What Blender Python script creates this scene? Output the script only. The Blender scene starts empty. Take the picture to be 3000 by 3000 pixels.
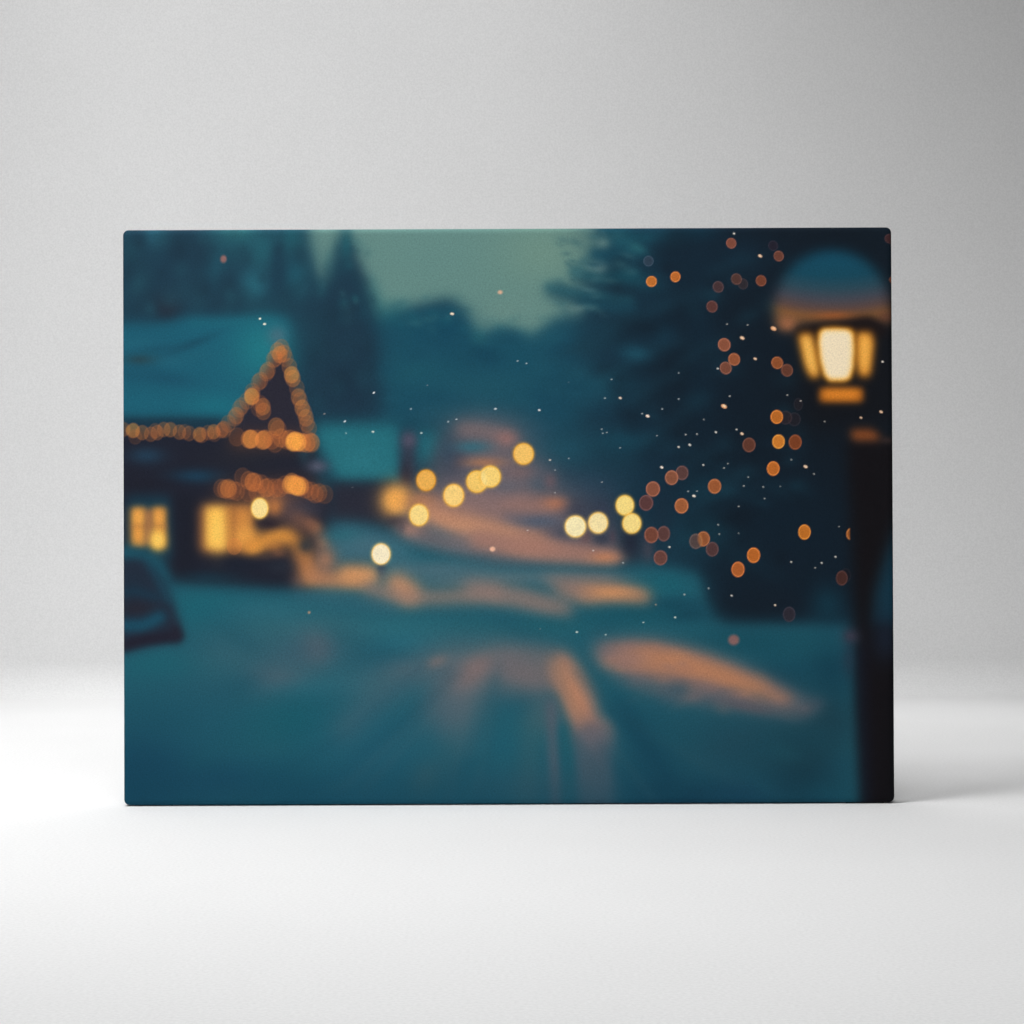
import bpy, math
import numpy as np
from mathutils import Vector, Matrix

scene = bpy.context.scene
COL = scene.collection

# ------------------------------------------------------------------ camera
cam_data = bpy.data.cameras.new("camera")
cam = bpy.data.objects.new("camera", cam_data)
COL.objects.link(cam)
cam_data.sensor_width = 36.0
cam_data.lens = 81.0
cam_data.clip_start = 0.05
cam_data.clip_end = 60.0
CAM_D = 2.4
CAM_Z = 0.3053
cam.matrix_world = (Matrix.Translation((0.0, -CAM_D, CAM_Z))
                    @ Matrix.Rotation(math.radians(90), 4, 'X')
                    @ Matrix.Rotation(math.radians(-0.22), 4, 'Z'))
scene.camera = cam

# ------------------------------------------------------------------ world
world = bpy.data.worlds.new("World")
scene.world = world
world.use_nodes = True
bg = world.node_tree.nodes["Background"]
bg.inputs["Color"].default_value = (1.0, 1.0, 1.0, 1)
bg.inputs["Strength"].default_value = 0.004

# ------------------------------------------------------------------ lamps
def area(name, loc, target, size, watts, spread=180.0, size_y=None):
    d = bpy.data.lights.new(name, 'AREA')
    d.energy = watts
    d.size = size
    if size_y:
        d.shape = 'RECTANGLE'
        d.size_y = size_y
    d.spread = math.radians(spread)
    o = bpy.data.objects.new(name, d)
    COL.objects.link(o)
    o.location = loc
    o.rotation_euler = (Vector(target) - Vector(loc)).to_track_quat('-Z', 'Y').to_euler()
    return o

# added area lights, fitted to wall, floor and shadow tones: (x, y, z), aimed at, size, watts, spread
for loc, aim, size, watts, spread in [
    ((0.0, -1.8, 1.6), (-0.3, 0.5, 0.0), 0.90, 19.3, 180),
    ((0.9, -1.8, 1.6), (0.9, 0.5, 0.0), 0.90, 3.7, 180),
    ((-1.2, -0.6, 2.3), (-0.6, 0.7, 0.0), 0.80, 7.4, 100),
    ((-0.7, -0.3, 2.8), (-0.7, -0.3, 0.0), 1.00, 9.9, 100),
    ((-1.0, -1.02, 2.16), (0.4, 0.3, 0.0), 0.60, 2.7, 70),
    ((0.0, 0.95, 1.8), (0.0, 0.95, 0.0), 0.70, 2.44, 130),
    ((-0.7, 0.95, 1.8), (-0.7, 0.95, 0.0), 0.70, 1.9, 130),
    ((-0.7, 0.7, 2.8), (-0.7, 0.7, 0.0), 1.00, 0.85, 60),
    ((0.0, 0.7, 2.8), (0.0, 0.7, 0.0), 1.00, 0.96, 60),
    ((-0.7, 1.15, 2.2), (-0.7, 1.15, 0.0), 0.35, 0.40, 40),
    ((0.7, 1.15, 2.2), (0.7, 1.05, 0.0), 0.50, 0.25, 25),
    ((-1.4, 0.9, 2.2), (-1.4, 0.8, 0.0), 0.50, 1.3, 25),
]:
    area("fitted_light", loc, aim, size, watts, spread)

vs = scene.view_settings
scene.display_settings.display_device = 'sRGB'
vs.view_transform = 'Standard'
vs.look = 'None'
vs.exposure = 0.0
vs.gamma = 1.0
vs.use_curve_mapping = False

# ------------------------------------------------------------------ helpers
def new_mat(name):
    m = bpy.data.materials.new(name)
    m.use_nodes = True
    nt = m.node_tree
    return m, nt, nt.nodes["Principled BSDF"]

def link_mesh(name, verts, faces, mat, parent=None, smooth=True):
    me = bpy.data.meshes.new(name)
    me.from_pydata(verts, [], faces)
    if smooth:
        me.polygons.foreach_set("use_smooth", [True] * len(me.polygons))
    me.materials.append(mat)
    me.update()
    o = bpy.data.objects.new(name, me)
    COL.objects.link(o)
    if parent:
        o.parent = parent
    return o

def box_geo(cx, cy, cz, sx, sy, sz, bevel=0.0):
    """bevelled box as vert / face lists"""
    import bmesh
    bm = bmesh.new()
    bmesh.ops.create_cube(bm, size=1.0)
    bmesh.ops.scale(bm, vec=(sx, sy, sz), verts=bm.verts)
    bmesh.ops.translate(bm, vec=(cx, cy, cz), verts=bm.verts)
    if bevel:
        bmesh.ops.bevel(bm, geom=bm.edges[:], offset=bevel, segments=2, affect='EDGES', profile=0.5)
    bm.verts.ensure_lookup_table()
    bm.verts.index_update()
    v = [tuple(p.co) for p in bm.verts]
    f = [[q.index for q in p.verts] for p in bm.faces]
    bm.free()
    return v, f

# ------------------------------------------------------------------ floor and wall: one white paper sweep
WALL_Y = 1.425
COVE_R = 0.060
HALF = 7.0

paper, nt, bsdf = new_mat("white_paper")
tc = nt.nodes.new("ShaderNodeTexCoord")
n1 = nt.nodes.new("ShaderNodeTexNoise")
n1.inputs["Scale"].default_value = 330.0
n1.inputs["Detail"].default_value = 3.0
n1.inputs["Roughness"].default_value = 0.7
n2 = nt.nodes.new("ShaderNodeTexNoise")
n2.inputs["Scale"].default_value = 6.0
n2.inputs["Detail"].default_value = 4.0
nt.links.new(tc.outputs["Object"], n1.inputs["Vector"])
nt.links.new(tc.outputs["Object"], n2.inputs["Vector"])
mixn = nt.nodes.new("ShaderNodeMath"); mixn.operation = 'MULTIPLY_ADD'
mixn.inputs[1].default_value = 0.12
nt.links.new(n2.outputs["Fac"], mixn.inputs[0])
nt.links.new(n1.outputs["Fac"], mixn.inputs[2])
ramp = nt.nodes.new("ShaderNodeValToRGB")
ramp.color_ramp.elements[0].position = 0.30
ramp.color_ramp.elements[0].color = (0.700, 0.700, 0.700, 1)
ramp.color_ramp.elements[1].position = 0.82
ramp.color_ramp.elements[1].color = (0.830, 0.830, 0.830, 1)
nt.links.new(mixn.outputs[0], ramp.inputs["Fac"])
nt.links.new(ramp.outputs["Color"], bsdf.inputs["Base Color"])
bsdf.inputs["Roughness"].default_value = 0.9
bsdf.inputs["Specular IOR Level"].default_value = 0.15
bmp = nt.nodes.new("ShaderNodeBump")
bmp.inputs["Strength"].default_value = 0.12
bmp.inputs["Distance"].default_value = 0.001
nt.links.new(n1.outputs["Fac"], bmp.inputs["Height"])
nt.links.new(bmp.outputs["Normal"], bsdf.inputs["Normal"])

def sweep(name, prof):
    v, f = [], []
    for (y, z) in prof:
        v += [(-HALF, y, z), (HALF, y, z)]
    for i in range(len(prof) - 1):
        f.append((2 * i, 2 * i + 1, 2 * i + 3, 2 * i + 2))
    return link_mesh(name, v, f, paper)

def cove(a):
    a = math.radians(a)
    return (WALL_Y - COVE_R + COVE_R * math.sin(a), COVE_R * (1 - math.cos(a)))

floor = sweep("floor", [(-8.0, 0.0), (-2, 0), (0, 0)] + [cove(a) for a in np.linspace(0, 30, 21)])
wall = sweep("wall", [cove(a) for a in np.linspace(30, 90, 41)] + [(WALL_Y, 1.0), (WALL_Y, 5.0)])
floor["kind"] = "structure"
wall["kind"] = "structure"

# ------------------------------------------------------------------ the printed picture
# Painted in the pixel frame of the 3000 px photograph, display (sRGB) values 0..255.
PX0, PX1, PY0, PY1 = 330.0, 2650.0, 640.0, 2390.0
LS = 4.0                                            # soft layer: one sample per 4 px
lw, lh = int((PX1 - PX0) / LS) + 1, int((PY1 - PY0) / LS) + 1
LX, LY = np.meshgrid(PX0 + LS * np.arange(lw), PY0 + LS * np.arange(lh))
soft = np.zeros((lh, lw, 3))

def gauss(m, s):
    if s < 0.3:
        return m
    r = int(3 * s) + 1
    k = np.exp(-0.5 * (np.arange(-r, r + 1) / s) ** 2)
    k /= k.sum()
    p = np.pad(m, ((r, r), (0, 0)), mode='edge')
    m = sum(k[i] * p[i:i + m.shape[0]] for i in range(2 * r + 1))
    p = np.pad(m, ((0, 0), (r, r)), mode='edge')
    return sum(k[i] * p[:, i:i + m.shape[1]] for i in range(2 * r + 1))

def poly_mask(pts):
    ins = np.zeros(LX.shape, bool)
    n = len(pts)
    for i in range(n):
        x1, y1 = pts[i]
        x2, y2 = pts[(i + 1) % n]
        if y1 == y2:
            continue
        c = (LY >= min(y1, y2)) & (LY < max(y1, y2))
        ins ^= c & (LX < (x2 - x1) * (LY - y1) / (y2 - y1) + x1)
    return ins.astype(float)

def lay(mask, col):
    global soft
    soft = soft * (1 - mask[..., None]) + np.array(col, float) * mask[..., None]

def wide(s):
    return s * 1.3 if s >= 7 else s * 1.15

def poly(pts, col, s=10, a=1.0):
    lay(a * gauss(poly_mask(pts), wide(s) / LS), col)

def rect(x0, y0, x1, y1, col, s=10, a=1.0):
    poly([(x0, y0), (x1, y0), (x1, y1), (x0, y1)], col, s, a)

def blob(cx, cy, rx, ry, col, a=1.0, rot=0.0):
    t = math.radians(rot)
    dx, dy = LX - cx, LY - cy
    u = (dx * math.cos(t) + dy * math.sin(t)) / rx
    v = (-dx * math.sin(t) + dy * math.cos(t)) / ry
    lay(a * np.exp(-1.1 * (u * u + v * v)), col)

def line(pts, w, col, s=10, a=1.0):
    m = np.zeros(LX.shape)
    for (x1, y1), (x2, y2) in zip(pts[:-1], pts[1:]):
        L2 = (x2 - x1) ** 2 + (y2 - y1) ** 2
        t = np.clip(((LX - x1) * (x2 - x1) + (LY - y1) * (y2 - y1)) / L2, 0, 1)
        d = np.hypot(LX - x1 - t * (x2 - x1), LY - y1 - t * (y2 - y1))
        m = np.maximum(m, np.clip((w - d) / LS + 0.5, 0, 1))
    lay(a * gauss(m, wide(s) / LS), col)

def mottle(pts, n, rmin, rmax, cols, a, seed, flat=1.0):
    """out-of-focus clumps of foliage or snow, kept inside an area of the print"""
    rr = np.random.RandomState(seed)
    global soft
    keep = gauss(poly_mask(pts), 6)
    before = soft.copy()
    xs = [p[0] for p in pts]; ys = [p[1] for p in pts]
    for _ in range(n):
        r = rr.uniform(rmin, rmax)
        blob(rr.uniform(min(xs), max(xs)), rr.uniform(min(ys), max(ys)), r, r * flat * rr.uniform(0.7, 1.2),
             cols[rr.randint(len(cols))], a * rr.uniform(0.5, 1.0), rr.uniform(-30, 30))
    soft = before * (1 - keep[..., None]) + soft * keep[..., None]

#PAINT_BEGIN
# --- base tones
soft[:] = (27, 60, 77)
rect(1090, 900, 1700, 1260, (25, 78, 97), 30)
# --- sky
sky = [(868, 600), (892, 720), (915, 790), (938, 838), (955, 830), (964, 790), (985, 735), (1000, 685),
       (1012, 672), (1024, 690), (1037, 738), (1062, 795), (1084, 850), (1096, 905), (1112, 925), (1133, 910),
       (1210, 898), (1266, 886), (1313, 874), (1350, 898), (1380, 950), (1403, 982), (1443, 960), (1470, 955),
       (1500, 966), (1543, 986), (1574, 974), (1599, 945), (1630, 928), (1667, 926), (1712, 920), (1700, 896),
       (1640, 880), (1596, 866), (1600, 842), (1640, 838), (1700, 850), (1712, 840), (1690, 822), (1664, 800),
       (1684, 782), (1730, 806), (1768, 816), (1786, 800), (1758, 776), (1732, 752), (1760, 732), (1786, 712),
       (1764, 684), (1746, 660), (1740, 600)]
poly(sky, (99, 136, 130), 13)
line([(950, 860), (1000, 720), (1012, 700)], 12, (44, 104, 112), 14, 0.5)
line([(1084, 850), (1110, 930), (1180, 905)], 14, (34, 106, 114), 16, 0.7)
blob(935, 870, 30, 40, (44, 106, 114), 0.7)
blob(1400, 990, 26, 24, (44, 110, 116), 0.6)
blob(1600, 740, 160, 110, (112, 145, 131), 0.7)
blob(1250, 760, 160, 80, (98, 136, 131), 0.5)
blob(1500, 920, 120, 50, (110, 143, 134), 0.4)
# --- left forest
poly([(300, 600), (880, 600), (905, 780), (940, 860), (940, 960), (300, 960)], (30, 62, 80), 18, 0.85)
blob(600, 800, 260, 110, (30, 60, 78), 0.6)
blob(455, 690, 30, 38, (42, 98, 116), 0.9)
blob(385, 740, 30, 40, (33, 74, 88), 0.7)
blob(700, 700, 110, 70, (36, 93, 106), 0.85)
blob(690, 672, 60, 30, (52, 112, 116), 0.8)
blob(625, 800, 40, 60, (34, 90, 106), 0.8)
blob(744, 836, 48, 50, (40, 100, 116), 0.95)
blob(770, 735, 40, 60, (37, 96, 108), 0.7)
blob(868, 820, 45, 60, (32, 92, 108), 0.85)
blob(858, 700, 40, 55, (36, 102, 112), 0.7)
blob(815, 800, 18, 70, (29, 66, 84), 0.85)
blob(560, 720, 60, 45, (32, 58, 76), 0.8)
blob(560, 860, 90, 40, (30, 60, 77), 0.7)
blob(660, 850, 30, 60, (30, 62, 80), 0.7)
blob(760, 905, 150, 28, (30, 54, 72), 0.85)
blob(488, 900, 42, 40, (37, 33, 46), 0.95)
# --- dark spruce beside the sky, hills behind
poly([(1012, 730), (1045, 810), (1075, 900), (1100, 1000), (1105, 1110), (1115, 1235), (880, 1235), (850, 960),
      (930, 850), (975, 830)], (29, 56, 74), 20, 0.9)
blob(1015, 720, 16, 45, (30, 92, 104), 0.6)
blob(1040, 1100, 70, 120, (27, 50, 68), 0.7)
blob(940, 960, 40, 60, (30, 64, 80), 0.5)
blob(1300, 960, 90, 60, (18, 70, 92), 0.7)
blob(1400, 1040, 70, 40, (20, 68, 88), 0.7)
blob(1200, 1090, 110, 40, (29, 88, 103), 0.6)
blob(1420, 1130, 160, 50, (32, 86, 102), 0.6)
blob(1500, 1000, 60, 40, (26, 82, 100), 0.6)
# --- right hand trees
poly([(1700, 600), (2650, 600), (2650, 1800), (2080, 1800), (2040, 1650), (1990, 1560), (1860, 1560), (1830, 1400),
      (1800, 1250), (1700, 1150), (1760, 1000), (1790, 860), (1800, 700)], (21, 46, 63), 50)
poly([(1960, 600), (2650, 600), (2650, 1810), (2120, 1815), (2080, 1700), (2050, 1500), (1980, 1300), (1880, 1150),
      (1950, 950), (1990, 760)], (18, 31, 43), 40, 0.85)
poly([(2200, 600), (2660, 600), (2660, 1500), (2300, 1500), (2220, 1100)], (19, 27, 36), 60, 0.6)
blob(1820, 715, 60, 40, (32, 92, 106), 0.75, 30)
blob(1930, 690, 60, 30, (26, 74, 92), 0.8)
blob(2040, 680, 70, 30, (18, 52, 68), 0.8)
blob(1770, 760, 50, 50, (24, 76, 96), 0.6)
blob(1850, 820, 90, 30, (28, 84, 98), 0.6, 12)
blob(1700, 1020, 90, 30, (26, 62, 78), 0.6, -15)
blob(1780, 980, 70, 40, (25, 62, 78), 0.5)
blob(1860, 1035, 50, 28, (32, 90, 110), 0.75, 10)
blob(1930, 980, 50, 40, (24, 66, 86), 0.6)
blob(1750, 1130, 120, 60, (28, 84, 102), 0.7)
blob(1650, 1130, 60, 50, (23, 70, 88), 0.6)
blob(1620, 1170, 50, 70, (24, 70, 90), 0.6)
blob(1800, 880, 90, 24, (23, 58, 74), 0.6)
blob(1880, 930, 60, 60, (22, 48, 64), 0.6)
blob(2050, 1000, 60, 320, (19, 45, 62), 0.55)
blob(2150, 760, 130, 70, (21, 48, 66), 0.6)
blob(2330, 900, 110, 200, (19, 33, 46), 0.6)
blob(2050, 1560, 110, 60, (25, 75, 90), 0.55)
blob(2080, 1430, 120, 60, (22, 60, 76), 0.6)
blob(2300, 1500, 150, 170, (18, 36, 50), 0.7)
blob(2250, 1690, 110, 90, (20, 34, 47), 0.7)
blob(1640, 1320, 130, 60, (32, 84, 102), 0.7)
blob(1800, 1340, 80, 70, (24, 58, 74), 0.7)
blob(1830, 1290, 90, 36, (24, 78, 96), 0.5)
blob(1560, 1270, 60, 50, (38, 82, 102), 0.6)
blob(1700, 1430, 120, 60, (48, 72, 92), 0.7)
blob(1560, 1380, 70, 40, (75, 90, 106), 0.6)
# branches of the big tree reaching into the sky
for pts, w, c in [([(1880, 740), (1800, 748), (1742, 746)], 15, (24, 74, 92)), ([(1860, 800), (1770, 820), (1690, 802)], 13, (24, 80, 96)),
                  ([(1840, 880), (1740, 866), (1640, 852), (1604, 842)], 12, (34, 90, 104)), ([(1900, 700), (1830, 690), (1765, 672)], 14, (26, 80, 96)),
                  ([(1850, 905), (1760, 900), (1700, 892)], 12, (26, 76, 94)), ([(1690, 802), (1672, 792)], 7, (40, 98, 108))]:
    line(pts, w, c, 9, 0.8)
blob(1752, 784, 26, 18, (94, 124, 126), 0.8)
blob(1690, 905, 40, 12, (92, 124, 124), 0.7, -5)
blob(1764, 714, 22, 18, (98, 130, 128), 0.7)
blob(1862, 728, 34, 16, (44, 104, 112), 0.7, 20)
blob(1720, 850, 34, 10, (72, 112, 118), 0.6, 15)
mottle([(975, 690), (1050, 690), (1125, 940), (1060, 960), (930, 900), (950, 820)], 46, 9, 20,
       [(34, 98, 108), (26, 60, 76), (60, 114, 118), (28, 70, 86)], 0.42, 31, 1.3)
mottle([(1130, 890), (1340, 865), (1400, 970), (1600, 930), (1600, 1000), (1130, 970)], 50, 12, 26, [(30, 96, 110), (20, 72, 92), (56, 112, 118)], 0.38, 32, 0.7)
mottle([(1640, 680), (1860, 680), (1860, 920), (1620, 930)], 46, 10, 26, [(58, 108, 116), (26, 78, 96), (84, 122, 124), (24, 70, 88)], 0.4, 33, 0.5)
# conifers on the left
for pts, c in [([(815, 660), (836, 790), (858, 930), (776, 930), (798, 790)], (28, 55, 73)),
               ([(668, 770), (700, 860), (726, 930), (596, 930), (640, 850)], (29, 56, 73)),
               ([(560, 690), (640, 800), (600, 900), (450, 900), (480, 780)], (30, 56, 74)),
               ([(420, 740), (470, 930), (370, 930)], (29, 56, 72))]:
    poly(pts, c, 14, 0.55)
mottle([(361, 670), (900, 670), (930, 840), (880, 935), (361, 935)], 70, 14, 34, [(26, 50, 66), (38, 86, 100), (30, 62, 78)], 0.45, 1, 1.4)
mottle([(880, 860), (1090, 880), (1110, 1230), (900, 1230)], 40, 16, 40, [(24, 46, 62), (30, 66, 82), (28, 56, 72)], 0.4, 2)
mottle([(1100, 960), (1700, 960), (1800, 1240), (1110, 1220)], 50, 24, 60, [(20, 66, 88), (34, 90, 106), (28, 78, 96)], 0.3, 3, 0.6)
mottle([(1800, 670), (2300, 670), (2400, 1700), (2060, 1700), (1980, 1400), (1830, 1250), (1720, 1060)], 150, 20, 55,
       [(16, 27, 38), (24, 60, 76), (20, 40, 54), (18, 30, 42), (28, 70, 86)], 0.38, 5, 0.7)
for x0, y0, x1, y1 in [(1960, 900, 1800, 960), (2000, 1000, 1810, 1080), (1990, 1090, 1850, 1180), (2060, 1180, 1890, 1290), (2080, 860, 1930, 900),
                       (2140, 1000, 2000, 1060), (2130, 1300, 1960, 1400), (2160, 1420, 2010, 1500), (2200, 760, 2080, 800)]:
    line([(x0, y0), ((x0 + x1) / 2, (y0 + y1) / 2 - 10), (x1, y1)], 10, (30, 74, 90), 12, 0.35)
    line([(x0, y0 + 40), ((x0 + x1) / 2, (y0 + y1) / 2 + 30), (x1, y1 + 40)], 14, (17, 34, 47), 14, 0.5)
# --- house roof under snow
poly([(300, 952), (440, 950), (500, 944), (540, 930), (822, 928), (848, 950), (848, 1000), (805, 1045), (750, 1120),
      (690, 1215), (660, 1228), (300, 1228)], (28, 94, 114), 12)
blob(420, 1050, 130, 90, (27, 82, 104), 0.6)
blob(775, 1025, 95, 105, (32, 117, 128), 0.95)
line([(560, 946), (800, 944)], 8, (30, 106, 122), 8, 0.6)
blob(640, 1190, 110, 40, (28, 110, 126), 0.7)
blob(420, 1185, 90, 40, (29, 98, 118), 0.6)
blob(400, 1010, 80, 26, (33, 98, 118), 0.7)
blob(550, 1015, 90, 14, (27, 76, 96), 0.85, -22)
blob(470, 1022, 70, 14, (28, 82, 102), 0.7, -5)
blob(415, 1055, 50, 16, (40, 70, 80), 0.9)
blob(500, 1060, 60, 22, (34, 98, 118), 0.6)
blob(490, 1110, 90, 22, (26, 78, 100), 0.7, 8)
blob(380, 1100, 60, 22, (28, 84, 105), 0.6)
blob(580, 1040, 60, 18, (32, 95, 114), 0.5)
blob(812, 985, 30, 30, (88, 108, 122), 0.6)
line([(300, 1238), (640, 1238)], 10, (26, 48, 64), 9, 0.9)
# --- gable and walls
poly([(828, 1010), (905, 1290), (910, 1330), (660, 1330), (690, 1240)], (43, 42, 54), 8)
poly([(300, 1262), (680, 1262), (930, 1300), (930, 1440), (975, 1440), (975, 1530), (930, 1640), (900, 1730),
      (560, 1715), (480, 1690), (455, 1620), (300, 1620)], (33, 36, 49), 12)
blob(700, 1345, 110, 40, (38, 40, 50), 0.8)
blob(430, 1335, 55, 26, (36, 64, 86), 0.85)
blob(575, 1395, 75, 22, (28, 62, 84), 0.9)
blob(430, 1420, 90, 22, (32, 34, 46), 0.8)
poly([(372, 1455), (500, 1455), (508, 1540), (512, 1640), (372, 1640)], (25, 62, 80), 12, 0.9)
rect(512, 1450, 580, 1690, (30, 33, 45), 10, 0.9)
# lit windows
for (x0, y0, x1, y1, c) in [(386, 1486, 428, 1602, (216, 146, 68)), (444, 1486, 488, 1606, (212, 140, 64)),
                            (424, 1496, 450, 1596, (176, 116, 70))]:
    rect(x0, y0, x1, y1, c, 7)
blob(407, 1516, 18, 24, (240, 170, 78), 0.8)
blob(466, 1514, 16, 24, (236, 166, 78), 0.8)
line([(386, 1543), (488, 1543)], 4, (160, 104, 66), 5, 0.5)
blob(408, 1566, 16, 26, (232, 160, 72), 0.7)
blob(462, 1582, 25, 32, (253, 200, 88), 1.0)
blob(464, 1582, 15, 20, (253, 205, 98), 0.9)
rect(592, 1478, 742, 1620, (180, 114, 60), 12)
rect(586, 1490, 606, 1606, (140, 84, 56), 9, 0.6)
rect(606, 1486, 660, 1606, (252, 194, 86), 9)
blob(640, 1560, 28, 60, (255, 204, 98), 0.7)
rect(664, 1484, 682, 1590, (206, 140, 66), 7, 0.7)
rect(692, 1486, 742, 1600, (216, 144, 68), 9, 0.8)
line([(685, 1480), (685, 1590)], 3, (150, 98, 56), 5, 0.6)
blob(725, 1575, 40, 34, (238, 168, 78), 0.8)
line([(690, 1292), (800, 1290), (905, 1294)], 18, (150, 88, 50), 16, 0.5)
line([(650, 1435), (780, 1430), (860, 1425), (930, 1440)], 20, (140, 84, 54), 16, 0.5)
# glowing porch and shrub
blob(850, 1490, 60, 60, (92, 74, 78), 0.6)
blob(790, 1470, 60, 40, (176, 112, 74), 0.6)
blob(805, 1485, 24, 26, (200, 124, 66), 0.8)
blob(900, 1490, 60, 30, (60, 62, 76), 0.6)
line([(735, 1600), (775, 1584), (812, 1568), (842, 1568), (868, 1586), (888, 1618), (900, 1655), (908, 1696)], 21, (204, 132, 62), 13)
line([(750, 1596), (785, 1582), (820, 1570), (845, 1572)], 13, (234, 158, 66), 10, 0.8)
blob(742, 1606, 26, 22, (228, 152, 66), 0.7)
blob(806, 1600, 30, 18, (196, 126, 62), 0.6)
blob(815, 1622, 26, 14, (140, 92, 66), 0.6)
blob(775, 1632, 30, 12, (96, 72, 62), 0.5)
blob(925, 1545, 26, 20, (170, 112, 78), 0.6, 40)
blob(948, 1588, 22, 20, (188, 126, 90), 0.6)
blob(905, 1530, 16, 12, (120, 86, 76), 0.5)
line([(866, 1515), (905, 1540), (938, 1572), (956, 1604)], 16, (160, 104, 74), 14, 0.8)
blob(895, 1600, 26, 26, (40, 50, 60), 0.85)
blob(790, 1534, 34, 14, (48, 40, 48), 0.85)
line([(880, 1640), (930, 1690), (990, 1705)], 22, (180, 118, 82), 15, 0.7)
blob(700, 1650, 90, 22, (30, 36, 50), 0.8)
blob(610, 1690, 90, 20, (26, 50, 66), 0.7)
blob(820, 1660, 40, 22, (42, 48, 60), 0.7)
blob(875, 1705, 30, 30, (120, 92, 84), 0.5)
# --- second house
poly([(925, 1238), (1160, 1240), (1175, 1270), (1170, 1412), (985, 1412), (960, 1340), (925, 1300)], (34, 104, 118), 15)
poly([(935, 1262), (1150, 1262), (1162, 1300), (1158, 1396), (1000, 1398), (960, 1330)], (38, 112, 124), 10, 0.8)
blob(1060, 1350, 80, 50, (44, 118, 130), 0.7)
poly([(1205, 1270), (1290, 1258), (1280, 1340), (1222, 1365)], (28, 106, 120), 15, 0.9)
blob(930, 1366, 32, 20, (90, 92, 110), 0.85)
blob(890, 1330, 20, 30, (40, 84, 100), 0.4)
rect(968, 1416, 1165, 1535, (42, 44, 57), 12)
line([(1196, 1280), (1192, 1420)], 16, (58, 60, 78), 11)
blob(1197, 1290, 24, 24, (88, 84, 104), 0.8)
blob(1190, 1400, 20, 50, (42, 42, 54), 0.9)
blob(1240, 1210, 60, 30, (34, 82, 100), 0.4)
# --- lit street
poly([(1330, 1235), (1480, 1245), (1540, 1290), (1560, 1400), (1700, 1480), (1800, 1560), (1840, 1660), (1500, 1680),
      (1300, 1600), (1180, 1560), (1200, 1460), (1270, 1400), (1300, 1330)], (120, 105, 110), 34, 0.9)
blob(1330, 1350, 46, 60, (66, 68, 84), 0.8)
blob(1430, 1240, 110, 40, (72, 92, 106), 0.5)
line([(1350, 1256), (1420, 1262), (1490, 1280)], 17, (140, 112, 110), 14, 0.9)
blob(1482, 1286, 36, 26, (150, 110, 106), 0.8)
blob(1380, 1310, 60, 20, (52, 106, 122), 0.85)
blob(1310, 1330, 26, 50, (48, 76, 96), 0.5)
blob(1400, 1385, 60, 24, (74, 84, 98), 0.8)
blob(1420, 1356, 62, 16, (176, 120, 86), 0.85)
blob(1520, 1385, 40, 20, (120, 98, 98), 0.7)
blob(1580, 1420, 40, 24, (66, 88, 104), 0.8)
blob(1610, 1410, 22, 26, (112, 90, 96), 0.7)
blob(1290, 1480, 100, 30, (140, 108, 100), 0.6)
blob(1400, 1470, 90, 40, (134, 112, 112), 0.8)
blob(1500, 1460, 60, 26, (140, 112, 108), 0.7)
blob(1480, 1440, 40, 40, (116, 104, 110), 0.5)
line([(1480, 1490), (1560, 1482), (1640, 1476)], 17, (156, 114, 102), 13, 0.9)
blob(1624, 1476, 40, 20, (184, 118, 88), 0.85)
blob(1570, 1528, 62, 18, (76, 92, 112), 0.85)
line([(1255, 1498), (1330, 1525), (1400, 1545), (1490, 1556), (1580, 1580)], 22, (188, 132, 104), 15, 0.9)
blob(1370, 1536, 46, 20, (206, 146, 106), 0.6)
line([(1260, 1545), (1320, 1572)], 12, (58, 96, 116), 12, 0.9)
blob(1158, 1466, 46, 48, (242, 170, 84), 1.0)
blob(1163, 1466, 38, 40, (244, 172, 84), 0.9)
blob(1230, 1470, 50, 34, (186, 124, 84), 0.8)
blob(1160, 1528, 40, 18, (46, 46, 60), 0.7)
blob(1198, 1556, 40, 34, (172, 126, 110), 0.85)
blob(1175, 1545, 12, 26, (70, 66, 78), 0.5)
line([(1210, 1580), (1290, 1605), (1380, 1610)], 18, (138, 118, 120), 14, 0.8)
line([(1340, 1585), (1440, 1600)], 10, (84, 104, 120), 12, 0.7)
blob(1400, 1555, 170, 40, (190, 140, 112), 0.6, 10)
blob(1500, 1500, 170, 60, (156, 120, 112), 0.45, 8)
blob(1560, 1598, 160, 30, (176, 130, 110), 0.65, 6)
blob(1330, 1500, 90, 30, (164, 122, 106), 0.45, 12)
blob(1480, 1400, 120, 60, (122, 106, 110), 0.4)
line([(1250, 1496), (1330, 1522), (1410, 1544), (1500, 1560)], 16, (200, 144, 110), 13, 0.6)
line([(1500, 1600), (1640, 1625), (1790, 1636)], 16, (186, 132, 108), 12, 0.6)
blob(1575, 1528, 60, 17, (80, 94, 112), 0.6)
blob(1480, 1425, 60, 22, (90, 98, 110), 0.5)
# --- right of street: dark cars and trunks
line([(1230, 1600), (1340, 1632), (1500, 1650), (1700, 1662)], 12, (98, 114, 122), 18, 0.6)
line([(1270, 1548), (1370, 1585), (1470, 1600)], 9, (104, 106, 114), 12, 0.6)
blob(1300, 1525, 60, 22, (196, 140, 108), 0.6, 18)
line([(1480, 1512), (1570, 1530), (1640, 1534)], 12, (84, 94, 112), 12, 0.7)
blob(1690, 1500, 40, 50, (62, 66, 82), 0.8)
blob(1660, 1560, 60, 26, (70, 76, 92), 0.8)
blob(1760, 1500, 50, 60, (56, 62, 80), 0.8)
blob(1845, 1590, 36, 60, (36, 42, 58), 0.9)
blob(1760, 1580, 30, 24, (48, 58, 76), 0.8)
blob(1712, 1572, 18, 24, (108, 82, 84), 0.7)
blob(1792, 1572, 12, 24, (90, 70, 82), 0.5)
blob(1896, 1610, 22, 50, (74, 72, 84), 0.75)
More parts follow.
